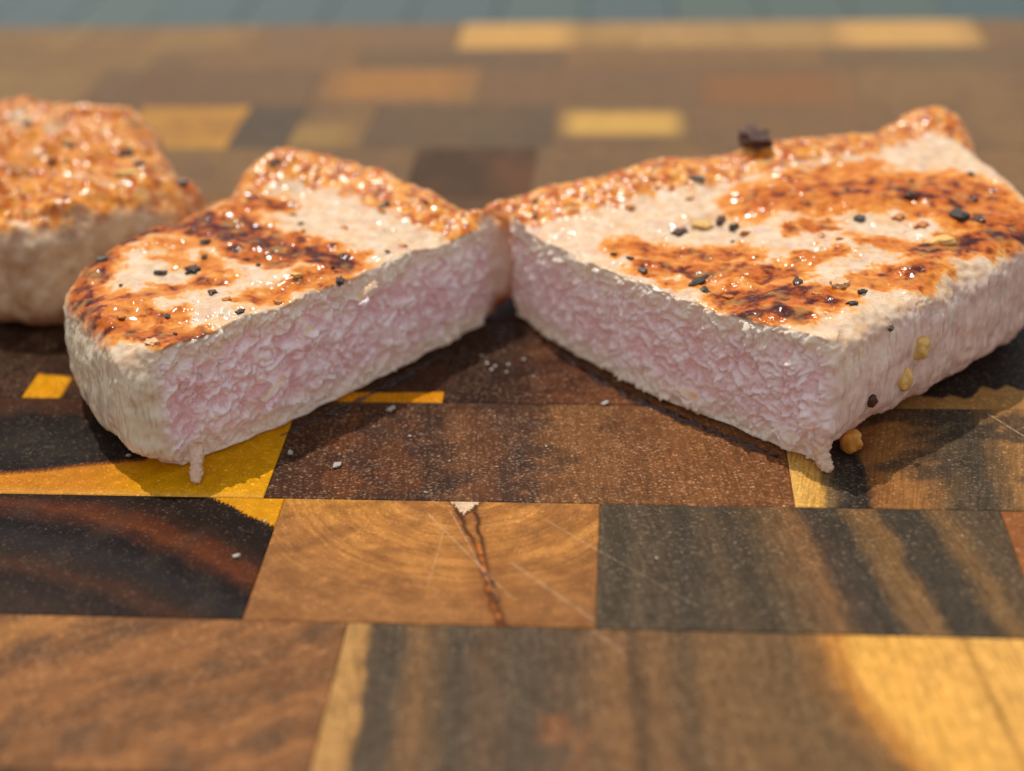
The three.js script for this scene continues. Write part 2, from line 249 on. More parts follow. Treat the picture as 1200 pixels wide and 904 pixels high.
// ---------------------------------------------------------------- meat: a solid field, meshed and then roughened
function surfaceNets(f, nx, ny, nz, ox, oy, oz, cell) {
  const at = new Int32Array(nx * ny * nz).fill(-1), P = [], I = [], sy = nx, sz = nx * ny;
  for (let k = 0; k < nz - 1; k++) for (let j = 0; j < ny - 1; j++) for (let i = 0; i < nx - 1; i++) {
    const o = k * sz + j * sy + i; let m = 0;
    for (let c = 0; c < 8; c++) if (f[o + (c & 1) + ((c >> 1) & 1) * sy + (c >> 2) * sz] < 0) m |= 1 << c;
    if (m === 0 || m === 255) continue;
    let x = 0, y = 0, z = 0, n = 0;
    for (let a = 0; a < 8; a++) for (let ax = 0; ax < 3; ax++) {
      if (a & (1 << ax)) continue; const b = a | (1 << ax); if (((m >> a) & 1) === ((m >> b) & 1)) continue;
      const fa = f[o + (a & 1) + ((a >> 1) & 1) * sy + (a >> 2) * sz], fb = f[o + (b & 1) + ((b >> 1) & 1) * sy + (b >> 2) * sz], t = fa / (fa - fb);
      x += (a & 1) + (ax === 0 ? t : 0); y += ((a >> 1) & 1) + (ax === 1 ? t : 0); z += (a >> 2) + (ax === 2 ? t : 0); n++;
    }
    at[o] = P.length / 3; P.push(ox + (i + x / n) * cell, oy + (j + y / n) * cell, oz + (k + z / n) * cell);
  }
  for (let k = 1; k < nz - 1; k++) for (let j = 1; j < ny - 1; j++) for (let i = 1; i < nx - 1; i++) {
    const o = k * sz + j * sy + i, s = f[o] < 0;
    if (s !== f[o + 1] < 0) { const a = at[o], b = at[o - sy], c = at[o - sy - sz], d = at[o - sz]; if (s) I.push(a, b, c, a, c, d); else I.push(a, c, b, a, d, c); }
    if (s !== f[o + sy] < 0) { const a = at[o], b = at[o - sz], c = at[o - 1 - sz], d = at[o - 1]; if (s) I.push(a, b, c, a, c, d); else I.push(a, c, b, a, d, c); }
    if (s !== f[o + sz] < 0) { const a = at[o], b = at[o - 1], c = at[o - 1 - sy], d = at[o - sy]; if (s) I.push(a, b, c, a, c, d); else I.push(a, c, b, a, d, c); }
  }
  return { P: new Float32Array(P), I: new Uint32Array(I) };
}
function normalsOf(P, I) {
  const N = new Float32Array(P.length);
  for (let t = 0; t < I.length; t += 3) {
    const a = I[t] * 3, b = I[t + 1] * 3, c = I[t + 2] * 3, ux = P[b] - P[a], uy = P[b + 1] - P[a + 1], uz = P[b + 2] - P[a + 2], vx = P[c] - P[a], vy = P[c + 1] - P[a + 1], vz = P[c + 2] - P[a + 2];
    const x = uy * vz - uz * vy, y = uz * vx - ux * vz, z = ux * vy - uy * vx;
    for (const q of [a, b, c]) { N[q] += x; N[q + 1] += y; N[q + 2] += z; }
  }
  for (let i = 0; i < N.length; i += 3) { const l = Math.hypot(N[i], N[i + 1], N[i + 2]) || 1; N[i] /= l; N[i + 1] /= l; N[i + 2] /= l; }
  return N;
}
const rmax = (a, b, r) => { const u = Math.max(a + r, 0), v = Math.max(b + r, 0); return Math.min(Math.max(a, b), -r) + Math.hypot(u, v); };
const smin = (a, b, k) => { const h = Math.max(k - Math.abs(a - b), 0) / k; return Math.min(a, b) - h * h * k * 0.25; };
const capsule = (x, y, z, c) => { const dx = c[4] - c[0], dy = c[5] - c[1], dz = c[6] - c[2], t = clamp(((x - c[0]) * dx + (y - c[1]) * dy + (z - c[2]) * dz) / (dx * dx + dy * dy + dz * dz)); return Math.hypot(x - c[0] - dx * t, y - c[1] - dy * t, z - c[2] - dz * t) - lerp(c[3], c[7], t); };   // two ends with their radii

const meatMat = (o) => new THREE.MeshPhysicalMaterial({ vertexColors: true, roughness: 0.95, clearcoat: 0.55, clearcoatRoughness: 0.15, transmission: 0.3, thickness: 0, specularIntensity: 0.12, ...o });
const M = { seared_top: meatMat({ clearcoat: 0.5, clearcoatRoughness: 0.17 }), cut_face: meatMat({ clearcoat: 0.7, clearcoatRoughness: 0.16, transmission: 0.36 }), side_edge: meatMat({ clearcoat: 0.9, clearcoatRoughness: 0.13, transmission: 0.34 }), fat_cap: meatMat({ clearcoat: 0.8, clearcoatRoughness: 0.2 }), torn_strand: meatMat({ transmission: 0.36 }) };
const LAB = ['seared_top', 'cut_face', 'side_edge', 'fat_cap', 'torn_strand'];

function makeMeat(o) {
  // outline: the cut polyline, then the outer one smoothed through its points
  const cut = o.cut, outer = o.outer.length ? new THREE.CatmullRomCurve3([cut.length ? cut[cut.length - 1] : o.outer[o.outer.length - 1], ...o.outer, ...(cut.length ? [cut[0]] : [])].map((p) => new THREE.Vector3(p[0], 0, p[1])), false, 'centripetal').getPoints(240).map((v) => [v.x, v.z]) : [];
  const poly = [...cut, ...outer];
  let x0 = 1e9, x1 = -1e9, z0 = 1e9, z1 = -1e9; for (const [x, z] of poly) { x0 = Math.min(x0, x); x1 = Math.max(x1, x); z0 = Math.min(z0, z); z1 = Math.max(z1, z); }
  const cell = o.cell, pad = 3.2, ox = x0 - pad, oz = z0 - pad, oy = -1.2, nx = Math.ceil((x1 - x0 + 2 * pad) / cell), nz = Math.ceil((z1 - z0 + 2 * pad) / cell), ny = Math.ceil((o.hMax + 4) / cell);
  const f = new Float32Array(nx * ny * nz), SD = new Float32Array(nx * nz), WC = new Float32Array(nx * nz), T = new Float32Array(nx * nz);
  for (let k = 0; k < nz; k++) for (let i = 0; i < nx; i++) {
    const x = ox + i * cell, z = oz + k * cell, wob = 0.5 * n2(x * 0.13 + o.seed, z * 0.13); let dc = 1e9, dO = 1e9, inside = false;
    for (let a = 0, b = poly.length - 1; a < poly.length; b = a++) { const [ax, az] = poly[a], [bx, bz] = poly[b]; if ((az > z) !== (bz > z) && x < ((bx - ax) * (z - az)) / (bz - az) + ax) inside = !inside; }
    if (cut.length) dc = dLine(x, z, cut); dO = dLine(x, z, outer);
    const q = k * nx + i; SD[q] = (inside ? -1 : 1) * Math.min(dc, dO) + wob; WC[q] = cut.length ? ss(-1.6, 1.6, dO - dc) : 0; T[q] = o.top(x, z);
  }
  for (let pass = 0; pass < 2; pass++) {   // round off what is left of the outline's corners
    const S = Float32Array.from(SD), R = 3;
    for (let k = R; k < nz - R; k++) for (let i = R; i < nx - R; i++) { let a = 0; for (let e = -R; e <= R; e++) a += pass ? S[(k + e) * nx + i] : S[k * nx + i + e]; SD[k * nx + i] = a / (2 * R + 1); }
  }
  const caps = o.caps ?? [];
  for (let k = 0; k < nz; k++) for (let j = 0; j < ny; j++) for (let i = 0; i < nx; i++) {
    const q = k * nx + i, y = oy + j * cell, wc = WC[q], t = T[q], u = y / t;
    const a = SD[q] + (1 - wc) * (o.bulge ?? 1.4) * ((u - 0.42) * 2) ** 2, up = lerp(o.rTop ?? 5, 0.9, wc), dn = lerp(o.rBot ?? 5, 0.9, wc);
    f[(k * ny + j) * nx + i] = rmax(rmax(a, y - t, up), 0.25 - y, dn);
  }
  for (const c of caps) {
    const R = Math.max(c[3], c[7]) + 2.5, lo = [0, 1, 2].map((n) => Math.min(c[n], c[n + 4]) - R), hi = [0, 1, 2].map((n) => Math.max(c[n], c[n + 4]) + R);
    for (let k = Math.max(0, Math.floor((lo[2] - oz) / cell)); k < Math.min(nz, (hi[2] - oz) / cell); k++) for (let j = Math.max(0, Math.floor((lo[1] - oy) / cell)); j < Math.min(ny, (hi[1] - oy) / cell); j++) for (let i = Math.max(0, Math.floor((lo[0] - ox) / cell)); i < Math.min(nx, (hi[0] - ox) / cell); i++) {
      const e = (k * ny + j) * nx + i; f[e] = smin(f[e], capsule(ox + i * cell, oy + j * cell, oz + k * cell, c), c[8] ?? 1.2);
    }
  }
  const { P, I } = surfaceNets(f, nx, ny, nz, ox, oy, oz, cell), N = normalsOf(P, I), n = P.length / 3, col = new Float32Array(n * 3), lab = new Uint8Array(n), D = new Float32Array(n);
  const bil = (A, x, z) => { const u = clamp((x - ox) / cell, 0, nx - 1.01), v = clamp((z - oz) / cell, 0, nz - 1.01), i = Math.floor(u), k = Math.floor(v), s = u - i, t = v - k, q = k * nx + i; return lerp(lerp(A[q], A[q + 1], s), lerp(A[q + nx], A[q + nx + 1], s), t); };
  for (let v = 0; v < n; v++) {
    const x = P[v * 3], y = P[v * 3 + 1], z = P[v * 3 + 2], ny_ = N[v * 3 + 1], wc = bil(WC, x, z), t = bil(T, x, z);
    const up = ss(0.35, 0.8, ny_ + 0.12 * n3(x * 0.5, y * 0.5, z * 0.5)), cf = wc * (1 - ss(0.45, 0.85, ny_)), fat = clamp(o.fat(x, z) * Math.max(up, ss(0.6, 0.92, y / t)) * (o.fatKeep ? o.fatKeep(x, ny_) : 1));
    let strand = 0; for (const c of caps) if (c[9] && capsule(x, y, z, c) < 0.35) strand = 1;
    // relief
    let d = 0;
    if (cf > 0.02) d += cf * o.cutRelief(x, y, z);
    const st = 1 - cf;
    if (st > 0.02) {
      const wet = 0.22 + 1.05 * ss(-0.2, 0.6, n3(x * 0.07 + o.seed, y * 0.07, z * 0.07)), big = fbm3(x * 0.11 + o.seed, y * 0.11, z * 0.11, 2) * 0.9, mid = n3(x * 0.4, y * 0.4 + o.seed, z * 0.4) * lerp(0.1, 0.2, up), fine = (n3(x * 1.0, y * 1.0, z * 1.0 + o.seed) * 0.09 + n3(x * 1.75, y * 1.75, z * 1.75 + o.seed) * 0.05) * lerp(0.6, 1, up) * wet;
      d += st * (big * (1 - up * 0.35) + mid + fine);
      if (fat > 0.05) { const w = worley(x * 0.34, y * 0.34, z * 0.34)[0], wb = worley(x * 1.2, y * 1.2, z * 1.2)[0]; d += st * fat * (0.6 * (0.6 - w * w) * (0.6 + 0.6 * n3(x * 0.15, y * 0.15, z * 0.15 + 9)) + 0.07 * (0.6 - wb * wb)); }
      d += st * (1 - up) * (0.16 * n3(x * 0.7, y * 0.1, z * 0.7) + 0.08 * n3(x * 1.5, y * 0.25, z * 1.5));
    }
    if (strand) d = 0.3 * n3(x * 0.9, y * 0.9, z * 0.9) + 0.16 * n3(x * 2, y * 2, z * 2);
    D[v] = y < 0.6 && ny_ < -0.5 ? 0 : d;
    // colour
    let c = o.sideColor(x, y, z, t);
    const tc = o.topColor(x, z, y, D[v]); c = mix(c, tc, Math.max(up, fat * 0.9));
    if (cf > 0.01) c = mix(c, o.cutColor(x, y, z, t, D[v]), cf);
    if (strand) c = mix(c, C(226, 190, 158), 0.8);
    col[v * 3] = c[0]; col[v * 3 + 1] = c[1]; col[v * 3 + 2] = c[2];
    lab[v] = strand ? 4 : cf > 0.5 ? 1 : fat > 0.5 && ny_ > -0.2 ? 3 : up > 0.5 ? 0 : 2;
  }
  for (let v = 0; v < n; v++) for (let a = 0; a < 3; a++) P[v * 3 + a] += N[v * 3 + a] * D[v];
  for (let v = 0; v < n; v++) if (P[v * 3 + 1] < 0.12) P[v * 3 + 1] = 0.12;
  const N2 = normalsOf(P, I), hs = 0.5, hx = Math.ceil((x1 - x0 + 8) / hs), hz = Math.ceil((z1 - z0 + 8) / hs), hm = new Float32Array(hx * hz);
  for (let v = 0; v < n; v++) { const i = Math.floor((P[v * 3] - ox) / hs), k = Math.floor((P[v * 3 + 2] - oz) / hs); if (i >= 0 && k >= 0 && i < hx && k < hz) hm[k * hx + i] = Math.max(hm[k * hx + i], P[v * 3 + 1]); }
  const group = new THREE.Group(), cx = (x0 + x1) / 2, cz = (z0 + z1) / 2; group.position.set(cx * MM, 0, cz * MM);
  for (let L = 0; L < 5; L++) {
    const map = new Int32Array(n).fill(-1), p = [], nn = [], cc = [], ii = [];
    for (let t = 0; t < I.length; t += 3) {
      const a = lab[I[t]], b = lab[I[t + 1]], c = lab[I[t + 2]]; if ((b === c ? b : a) !== L) continue;
      for (let e = 0; e < 3; e++) { const v = I[t + e]; if (map[v] < 0) { map[v] = p.length / 3; p.push((P[v * 3] - cx) * MM, P[v * 3 + 1] * MM, (P[v * 3 + 2] - cz) * MM); nn.push(N2[v * 3], N2[v * 3 + 1], N2[v * 3 + 2]); cc.push(col[v * 3], col[v * 3 + 1], col[v * 3 + 2]); } ii.push(map[v]); }
    }
    if (!ii.length) continue;
    const g = new THREE.BufferGeometry(); g.setAttribute('position', new THREE.Float32BufferAttribute(p, 3)); g.setAttribute('normal', new THREE.Float32BufferAttribute(nn, 3)); g.setAttribute('color', new THREE.Float32BufferAttribute(cc, 3)); g.setIndex(ii);
    part(LAB[L], g, M[LAB[L]], group);
  }
  return { group, height: (x, z) => { let m = 0; const i = Math.floor((x - ox) / hs), k = Math.floor((z - oz) / hs); for (let a = -1; a <= 1; a++) for (let b = -1; b <= 1; b++) m = Math.max(m, hm[clamp(k + b, 0, hz - 1) * hx + clamp(i + a, 0, hx - 1)] ?? 0); return m; } };
}

// colours of cooked pork
const PALE = C(232, 207, 174), PALE2 = C(216, 178, 138), HALO = C(234, 168, 82), SEAR = C(192, 94, 8), SEARD = C(104, 34, 4), BURNT = C(44, 15, 10), FATG = C(232, 150, 44), FATD = C(196, 96, 8);
function topColour(strokes, fatF, o = {}) {   // sear marks lie where the pan touched: strokes [points, radius, strength]
  return (x, z, y, d) => {
    const wx = x + 1.7 * n2(x * 0.2 + 3, z * 0.2) + 0.7 * n2(x * 0.7, z * 0.7 + 5), wz = z + 1.7 * n2(x * 0.2 - 9, z * 0.2 + 7) + 0.7 * n2(x * 0.7 + 8, z * 0.7);
    let s = 0; for (const [p, r, k] of strokes) s = Math.max(s, k * (1 - ss(0.25, 1.85, dLine(wx, wz, p) / r)));
    const fine = n2(x * 1.1, z * 1.1), vf = n2(x * 2.6, z * 2.6 + 4), md = fbm2(x * 0.19 + 2, z * 0.22, 3);
    const v = s + (0.26 * md + 0.1 * n2(x * 0.14 + 17, z * 0.35)) * ss(0, 0.3, s) + 0.05 * fine + 0.025 * vf;
    let c = mix(PALE, PALE2, clamp(0.45 + md * 0.9 + 0.3 * vf + 0.2 * n2(x * 0.9 + 12, z * 0.9)));
    c = mix(c, C(206, 150, 140), (o.pink ?? 0.25) * ss(0.1, 0.5, fbm2(x * 0.12 + 40, z * 0.12, 2)));
    c = mix(c, HALO, 0.85 * ss(0.02, 0.3, v)); c = mix(c, C(222, 130, 30), 0.85 * ss(0.14, 0.4, v)); c = mix(c, SEAR, ss(0.34, 0.74, v)); c = mix(c, SEARD, ss(0.66, 1.02, v + 0.34 * md + 0.03 * fine)); c = mix(c, BURNT, 0.8 * ss(0.95, 1.3, v + 0.4 * md + 0.08 * fine));
    const sp = n2(x * 1.7 + 31, z * 1.7) + 0.5 * n2(x * 0.3, z * 0.3 + 60); c = mix(c, C(190, 112, 46), 0.7 * ss(0.85, 1.15, sp)); c = mix(c, HALO, 0.35 * ss(0.0, 0.5, fbm2(x * 0.16 + 21, z * 0.16, 3)));
    const f = fatF(x, z); if (f > 0.01) { const lo = fbm2(x * 0.17 + 55, z * 0.17, 3); let g = mix(FATG, FATD, clamp(0.45 + 1.6 * lo + 0.5 * md + 0.15 * fine)); g = mix(g, C(238, 190, 120), 0.6 * ss(0.15, 0.6, n2(x * 0.3 + 70, z * 0.3) + 0.15 * vf)); g = mix(g, C(140, 54, 14), 0.8 * ss(0.05, 0.5, fbm2(x * 0.25 + 90, z * 0.25, 2))); c = mix(c, g, ss(0.15, 0.7, f + 0.3 * md)); }
    return c;
  };
}
const fatAlong = (line, r) => (x, z) => { const d = dLine(x, z, line) + 1.6 * n2(x * 0.22 + 5, z * 0.22) + 0.5 * n2(x * 0.9, z * 0.9); return 1 - ss(r * 0.65, r * 1.05, d); };
const bump = (x, z, bx, bz, r, h) => h * Math.exp(-((x - bx) ** 2 + (z - bz) ** 2) / (r * r));

// left half
const CUT_L = [[-80.6, 69.6], [-72.5, 62], [-64, 54.4], [-52, 41.3], [-40.2, 27.2], [-28.4, 13.2]];
const fatL = fatAlong([[-86, -1], [-79, -8], [-72, -11], [-63, -10], [-55, -7], [-47, -1], [-39, 5], [-31, 10]], 12.5);
const puff = (x, y, z) => 1 - 2 * Math.sqrt(n3(x, y, z) ** 2 + 0.03);   // rounded lumps meeting in creases, from -1 to 0.8
const cutRelief = (ux, uz, s1, s2, amp, ang, seed) => { const ca = Math.cos(ang), sa = Math.sin(ang); return (x, y, z) => {
  const s = x * ux + z * uz, q = x * -uz + z * ux, wx = 1.5 * n3(s * 0.2, y * 0.2, seed) + 0.5 * n3(s * 0.6, y * 0.6, seed), wy = 1.5 * n3(s * 0.2, y * 0.2, seed + 7) + 0.5 * n3(s * 0.6, y * 0.6, seed + 7);
  const a = (s + wx) * ca + (y + wy) * sa, b = -(s + wx) * sa + (y + wy) * ca;
  const p1 = -puff(a * s1 * 0.62, b * s2 * 0.62, seed + q * 0.08), p2 = -puff(a * s1 * 1.5, b * s2 * 1.5, seed + 11 + q * 0.12);
  const w = worley(a * s1 * 1.3, b * s2 * 1.3, q * 0.2 + seed), g1 = (1 - ss(0.05, 0.85, w[0])) * (0.15 + 1.15 * w[2]), w3 = worley(a * s1 * 2.9 + 5, b * s2 * 2.7, q * 0.3 + seed), g2 = (1 - ss(0.05, 0.85, w3[0])) * (0.2 + w3[2]);
  return amp * (0.55 * p1 + 0.2 * p2 + 0.95 * g1 + 0.42 * g2 - 0.55 + 0.8 * fbm3(s * 0.09, y * 0.11, seed, 2)) + 0.05 * n3(s * 1.7, y * 1.7, seed);
}; };
const cutColour = (k) => (x, y, z, t, d) => {
  const u = clamp(y / t), edge = Math.max(ss(0.34, 0.04, u + 0.08 * n3(x * 0.3, y * 0.3, z * 0.3)), ss(0.7, 0.97, u + 0.1 * n3(x * 0.25, y * 0.25, z * 0.25 + 3)));
  const m = clamp(0.5 + 0.8 * fbm3(x * 0.18 + 20, y * 0.22, z * 0.18, 3));
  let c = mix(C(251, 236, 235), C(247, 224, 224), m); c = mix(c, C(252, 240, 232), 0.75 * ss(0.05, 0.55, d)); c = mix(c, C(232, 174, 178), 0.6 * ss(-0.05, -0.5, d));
  const fl = n3(x * 0.7, y * 0.7 + 40, z * 0.7) + 0.5 * n3(x * 1.7, y * 1.7, z * 1.7 + 8); c = mix(c, C(250, 238, 228), 0.55 * ss(0.45, 0.95, fl)); c = mix(c, C(230, 168, 174), 0.4 * ss(0.5, 1.0, -fl));
  c = mix(c, C(240, 212, 196), k * 0.5); return mix(c, mix(C(244, 230, 206), C(234, 216, 190), m), edge * 0.9);
};
const left = makeMeat({
  seed: 3, cell: 0.3, hMax: 32, cut: CUT_L, rTop: 5, rBot: 6, bulge: 1.2,
  outer: [[-25.2, 11.6], [-23.6, 9], [-26, 7.2], [-32, 5.4], [-40, -1.2], [-48, -7], [-56, -12], [-64, -15], [-72, -16.4], [-79, -14], [-83.5, -6.5], [-85.6, 4], [-93, 11], [-100.5, 16.5], [-106, 25.5], [-108.2, 35], [-107, 44.5], [-101.5, 54.5], [-94.5, 63.5], [-88, 69.4], [-84, 71]],
  top: (x, z) => 25 - 2.6 * ss(-55, -28, x) + bump(x, z, -75, -7, 9, 3) + 2.2 * Math.exp(-((dLine(x, z, [[-84, -4], [-72, -10], [-58, -8], [-44, 1], [-32, 9]]) / 7) ** 2)) + 0.8 * n2(x * 0.05, z * 0.05 + 2) - 1.2 * ss(-92, -106, x),
  fat: fatL, fatKeep: (x, up) => lerp(1, ss(0.5, 0.8, up), ss(-35, -30, x)),
  topColor: topColour([[[[-98.5, 54], [-101.5, 46], [-102.6, 38], [-102, 28], [-98, 20], [-91, 15.5], [-83, 16], [-74, 20]], 4.2, 0.95], [[[-86, 19], [-74, 24], [-65, 29], [-54, 34.5]], 4.4, 1.05], [[[-77, 29], [-65, 34]], 3.4, 0.85], [[[-92.4, 60], [-84, 62.5], [-73, 64.5]], 3.2, 0.8], [[[-97, 50.5], [-89, 50.5], [-84, 47], [-76.6, 43.5]], 3, 0.62], [[[-68.6, 50], [-62, 45], [-54, 38.5]], 3.2, 0.62], [[[-81, 8.7], [-71, 9]], 3.5, 0.8], [[[-92, 27], [-84, 27]], 2.5, 0.5], [[[-96, 58], [-90, 55], [-80, 57]], 2.6, 0.62], [[[-88, 33], [-80, 36], [-76, 40]], 2.6, 0.55], [[[-60, 41], [-55, 43]], 2.4, 0.6]], fatL),
  sideColor: (x, y, z, t) => {
    const m = clamp(0.5 + 0.8 * fbm3(x * 0.16, y * 0.08, z * 0.16, 3)); let c = mix(C(238, 226, 196), C(222, 204, 168), m);
    c = mix(c, C(186, 156, 124), 0.6 * ss(0.1, 0.8, n3(x * 0.8, y * 0.12, z * 0.8) + 0.4 * n3(x * 2, y * 0.4, z * 2))); c = mix(c, C(150, 138, 124), 0.7 * ss(0.12, 0.45, fbm3(x * 0.14 + 8, y * 0.05, z * 0.14, 2)) * ss(-88, -98, x));
    c = mix(c, C(216, 172, 150), 0.7 * ss(-36, -30, x)); c = mix(c, C(156, 84, 40), ss(9, 4, y + n3(x * 0.4, 1, z * 0.4)) * ss(-34, -29, x));
    return mix(c, C(190, 130, 76), 0.5 * ss(3.5, 0.8, y + n3(x * 0.3, 4, z * 0.3)) + 0.4 * ss(0.75, 0.95, y / t));
  },
  cutRelief: cutRelief(0.68, -0.73, 0.26, 0.5, 0.9, 0.95, 2), cutColor: cutColour(0),
  caps: [[-76.4, 4.2, 68.8, 1.2, -76.2, 1.0, 71.6, 1.0, 1.4, 1], [-76.2, 1.0, 71.6, 1.0, -75.9, 0.8, 73, 0.8, 0.8, 1], [-78, 18, 66.6, 1.2, -75.4, 16, 64.6, 1.6, 1.6], [-60, 15, 51, 1.6, -58, 17.5, 49.2, 1.2, 1.8], [-50, 19.5, 40.4, 1.3, -47.5, 21, 37.6, 1.0, 1.6], [-66, 7, 57.4, 1.4, -63, 9.5, 54.6, 1.2, 1.8], [-86, 13, -1, 8, -91, 12, 7, 8, 4]],
});
top(left.group, 'pork_chop_half', 'left piece of a cut pork chop with rosy cut face and browned top', 'meat');

// right half
const CUT_R = [[-24, 9], [-12.6, 24.4], [4.6, 41.6], [18.7, 52.2], [30.3, 61.4], [35, 64.4]];
const rimR = (x, z) => 2.4 * Math.exp(-((dLine(x, z, [[-28, 3], [-18, 1], [-4, -5], [18, -12], [44, -21]]) / 7) ** 2));
const fatR = (() => { const a = fatAlong([[-29, 4], [-20, 3], [-13, 0], [-3, -5], [8, -9], [26, -14], [48, -23], [58, -31], [70, -35], [76, -29]], 11.5); return a; })();
const right = makeMeat({
  seed: 47, cell: 0.3, hMax: 37, cut: [...CUT_R].reverse(), rTop: 5, rBot: 9, bulge: 1.2,
  outer: [[-25.4, 7.2], [-29.5, 5], [-30, 0.5], [-24, -2.8], [-12, -7], [-4, -10.5], [6, -15], [18, -18], [30, -20], [42, -24], [52, -30], [60, -36], [68, -38], [74, -37], [76.5, -30], [76.2, -20], [79, -8], [82.5, 5], [83, 15], [78, 24.5], [69, 34.5], [60, 43], [51.4, 51], [44, 57.4], [39.5, 62.5], [36.6, 64.6]],
  top: (x, z) => 22.2 + 1.3 * ss(-24, 8, x) + 1.9 * ss(16, 34, x) + bump(x, z, 67, -31, 9, 3.4) + rimR(x, z) + 1.6 * ss(24, -4, z) * ss(-20, 5, x) + 0.7 * n2(x * 0.05 + 9, z * 0.05) - 0.6 * ss(60, 84, x),
  fat: fatR,
  topColor: topColour([[[[-0.7, 24.4], [9.2, 27.4], [22, 29.4]], 3.4, 0.66], [[[4.1, 32.7], [18.4, 35.8], [30.2, 38.1]], 3.4, 0.78], [[[18.4, 45.5], [27, 45.8], [35.6, 48.9]], 4, 0.95], [[[22.1, 50.9], [30.2, 54.5]], 3.4, 1.0], [[[26.6, 7.6], [38.8, 5.3], [52.7, 3.2], [66.4, 2.5], [70.9, 6.5]], 6.5, 0.74], [[[55.7, 5.3], [65.9, 8.5]], 5, 0.92], [[[56.3, 29.8], [67.4, 24.5], [77.6, 19.4]], 4, 0.98], [[[64.2, 15.4], [78.5, 16.7]], 4.2, 0.78], [[[47.2, 39.3], [55.3, 36.8]], 3.2, 0.78], [[[31.7, 20.7], [39.1, 18.5]], 2.2, 0.8], [[[44.8, 24.8], [51.3, 26.8]], 2.2, 0.62], [[[31.2, 33.5], [39.2, 31.4]], 2.6, 0.62], [[[41.2, 42.8], [53.3, 42.2]], 2.6, 0.6], [[[8.2, 40.2], [15.3, 41.2]], 1.6, 0.5], [[[36, 12.1], [51.9, 10.4]], 2.5, 0.5], [[[33.7, -1.7], [51.6, -7.6]], 3, 0.6], [[[58, 12.1], [74.2, 11.3]], 3.2, 0.6]], fatR, { pink: 0.35 }),
  sideColor: (x, y, z, t) => {
    const m = clamp(0.5 + 0.9 * fbm3(x * 0.13 + 5, y * 0.1, z * 0.13, 3)); let c = mix(C(238, 216, 196), C(222, 194, 178), m);
    c = mix(c, C(206, 196, 184), 0.55 * ss(0.1, 0.5, fbm3(x * 0.1, y * 0.12 + 12, z * 0.1, 2))); c = mix(c, C(240, 222, 190), 0.6 * ss(50, 38, x) * ss(0.4, 0.8, y / t));
    c = mix(c, C(190, 160, 140), 0.5 * ss(0.1, 0.8, n3(x * 0.7, y * 0.16, z * 0.7 + 9) + 0.4 * n3(x * 1.8, y * 0.5, z * 1.8)));
    const v1 = n3(x * 0.35, y * 0.06, z * 0.35 + 3), v2 = fbm3(x * 0.25 + 30, y * 0.2, z * 0.25, 3); c = mix(c, C(246, 234, 216), 0.35 * ss(0.35, 0.75, v1)); c = mix(c, C(190, 168, 152), 0.3 * ss(0.35, 0.8, -v1)); c = mix(c, C(214, 174, 162), 0.4 * ss(0.05, 0.4, v2)); c = mix(c, C(190, 150, 96), 0.5 * ss(0.2, 0.5, -v2) * ss(0.9, 0.2, y / t));
    return mix(c, C(200, 138, 84), 0.6 * ss(2.6, 0.8, y + n3(x * 0.3, 4, z * 0.3)) + 0.35 * ss(0.82, 0.97, y / t));
  },
  cutRelief: cutRelief(0.72, 0.69, 0.4, 0.42, 0.8, -0.4, 31), cutColor: cutColour(0.55),
  caps: [[34.6, 5, 64, 1.6, 35.1, 1.4, 65.4, 1.1, 1.8, 1], [35.1, 1.4, 65.4, 1.1, 35.8, 1.0, 66.6, 0.9, 1.0, 1], [30, 18, 60.6, 1.5, 32, 9, 62.8, 1.6, 2.2], [33, 14, 62.8, 1.2, 35.4, 8, 64.6, 1.6, 2.2], [10, 3.5, 45.8, 1.6, 13, 2.6, 48.4, 1.4, 1.6], [27.5, 4, 59.6, 1.5, 30, 3, 61.6, 1.3, 1.5]],
});
top(right.group, 'pork_chop_half', 'right piece of a cut pork chop with grainy pale pink face and grey side', 'meat');

// the chop behind on the left, running out of the frame
const fatB = fatAlong([[-176, -30], [-160, -44], [-143, -47], [-126, -43], [-114, -36], [-106, -22], [-96, -8]], 12);
const back = makeMeat({
  seed: 81, cell: 0.45, hMax: 35, cut: [], rTop: 6, rBot: 6, bulge: 1.6,
  outer: [[-150, 15.5], [-133, 19.5], [-121, 20.5], [-112.5, 15.5], [-105, 7], [-97, 2.5], [-92, -4], [-93, -12], [-102, -20], [-108, -30], [-112, -42], [-122, -49], [-136, -51.5], [-147, -54], [-160, -48], [-174, -36], [-180, -18], [-172, 2], [-161, 11], [-150, 15.5]],
  top: (x, z) => 26 - 3.5 * ss(-108, -93, x) + bump(x, z, -142, -42, 14, 2) + bump(x, z, -118, -40, 10, 2) + 1.6 * n2(x * 0.07, z * 0.07 + 7) + 0.8 * n2(x * 0.16, z * 0.16 + 3),
  fat: (x, z) => 0.85 * fatB(x, z),
  topColor: topColour([[[[-140, -12], [-132, -8], [-128, 2]], 5, 0.95], [[[-122, 2], [-112, 6], [-106, 4]], 4, 0.62], [[[-140, 6], [-128, 10]], 4.5, 0.9], [[[-126, -14], [-112, -12], [-100, -6]], 6, 0.6], [[[-150, -20], [-140, -24]], 6, 0.7]], (x, z) => Math.max(fatB(x, z), 0.62 + 0.35 * n2(x * 0.08, z * 0.08)), { pink: 0.5 }),
  sideColor: (x, y, z, t) => mix(mix(C(224, 192, 152), C(188, 148, 110), clamp(0.5 + fbm3(x * 0.12, y * 0.1, z * 0.12, 3))), C(110, 60, 30), 0.7 * ss(8, 1, y + 2 * n3(x * 0.2, 4, z * 0.2)) + 0.3 * ss(0.7, 0.95, y / t)),
  cutRelief: () => 0, cutColor: () => PALE,
});
top(back.group, 'pork_chop', 'browned glossy pork chop out of focus behind the left cut piece', 'meat');

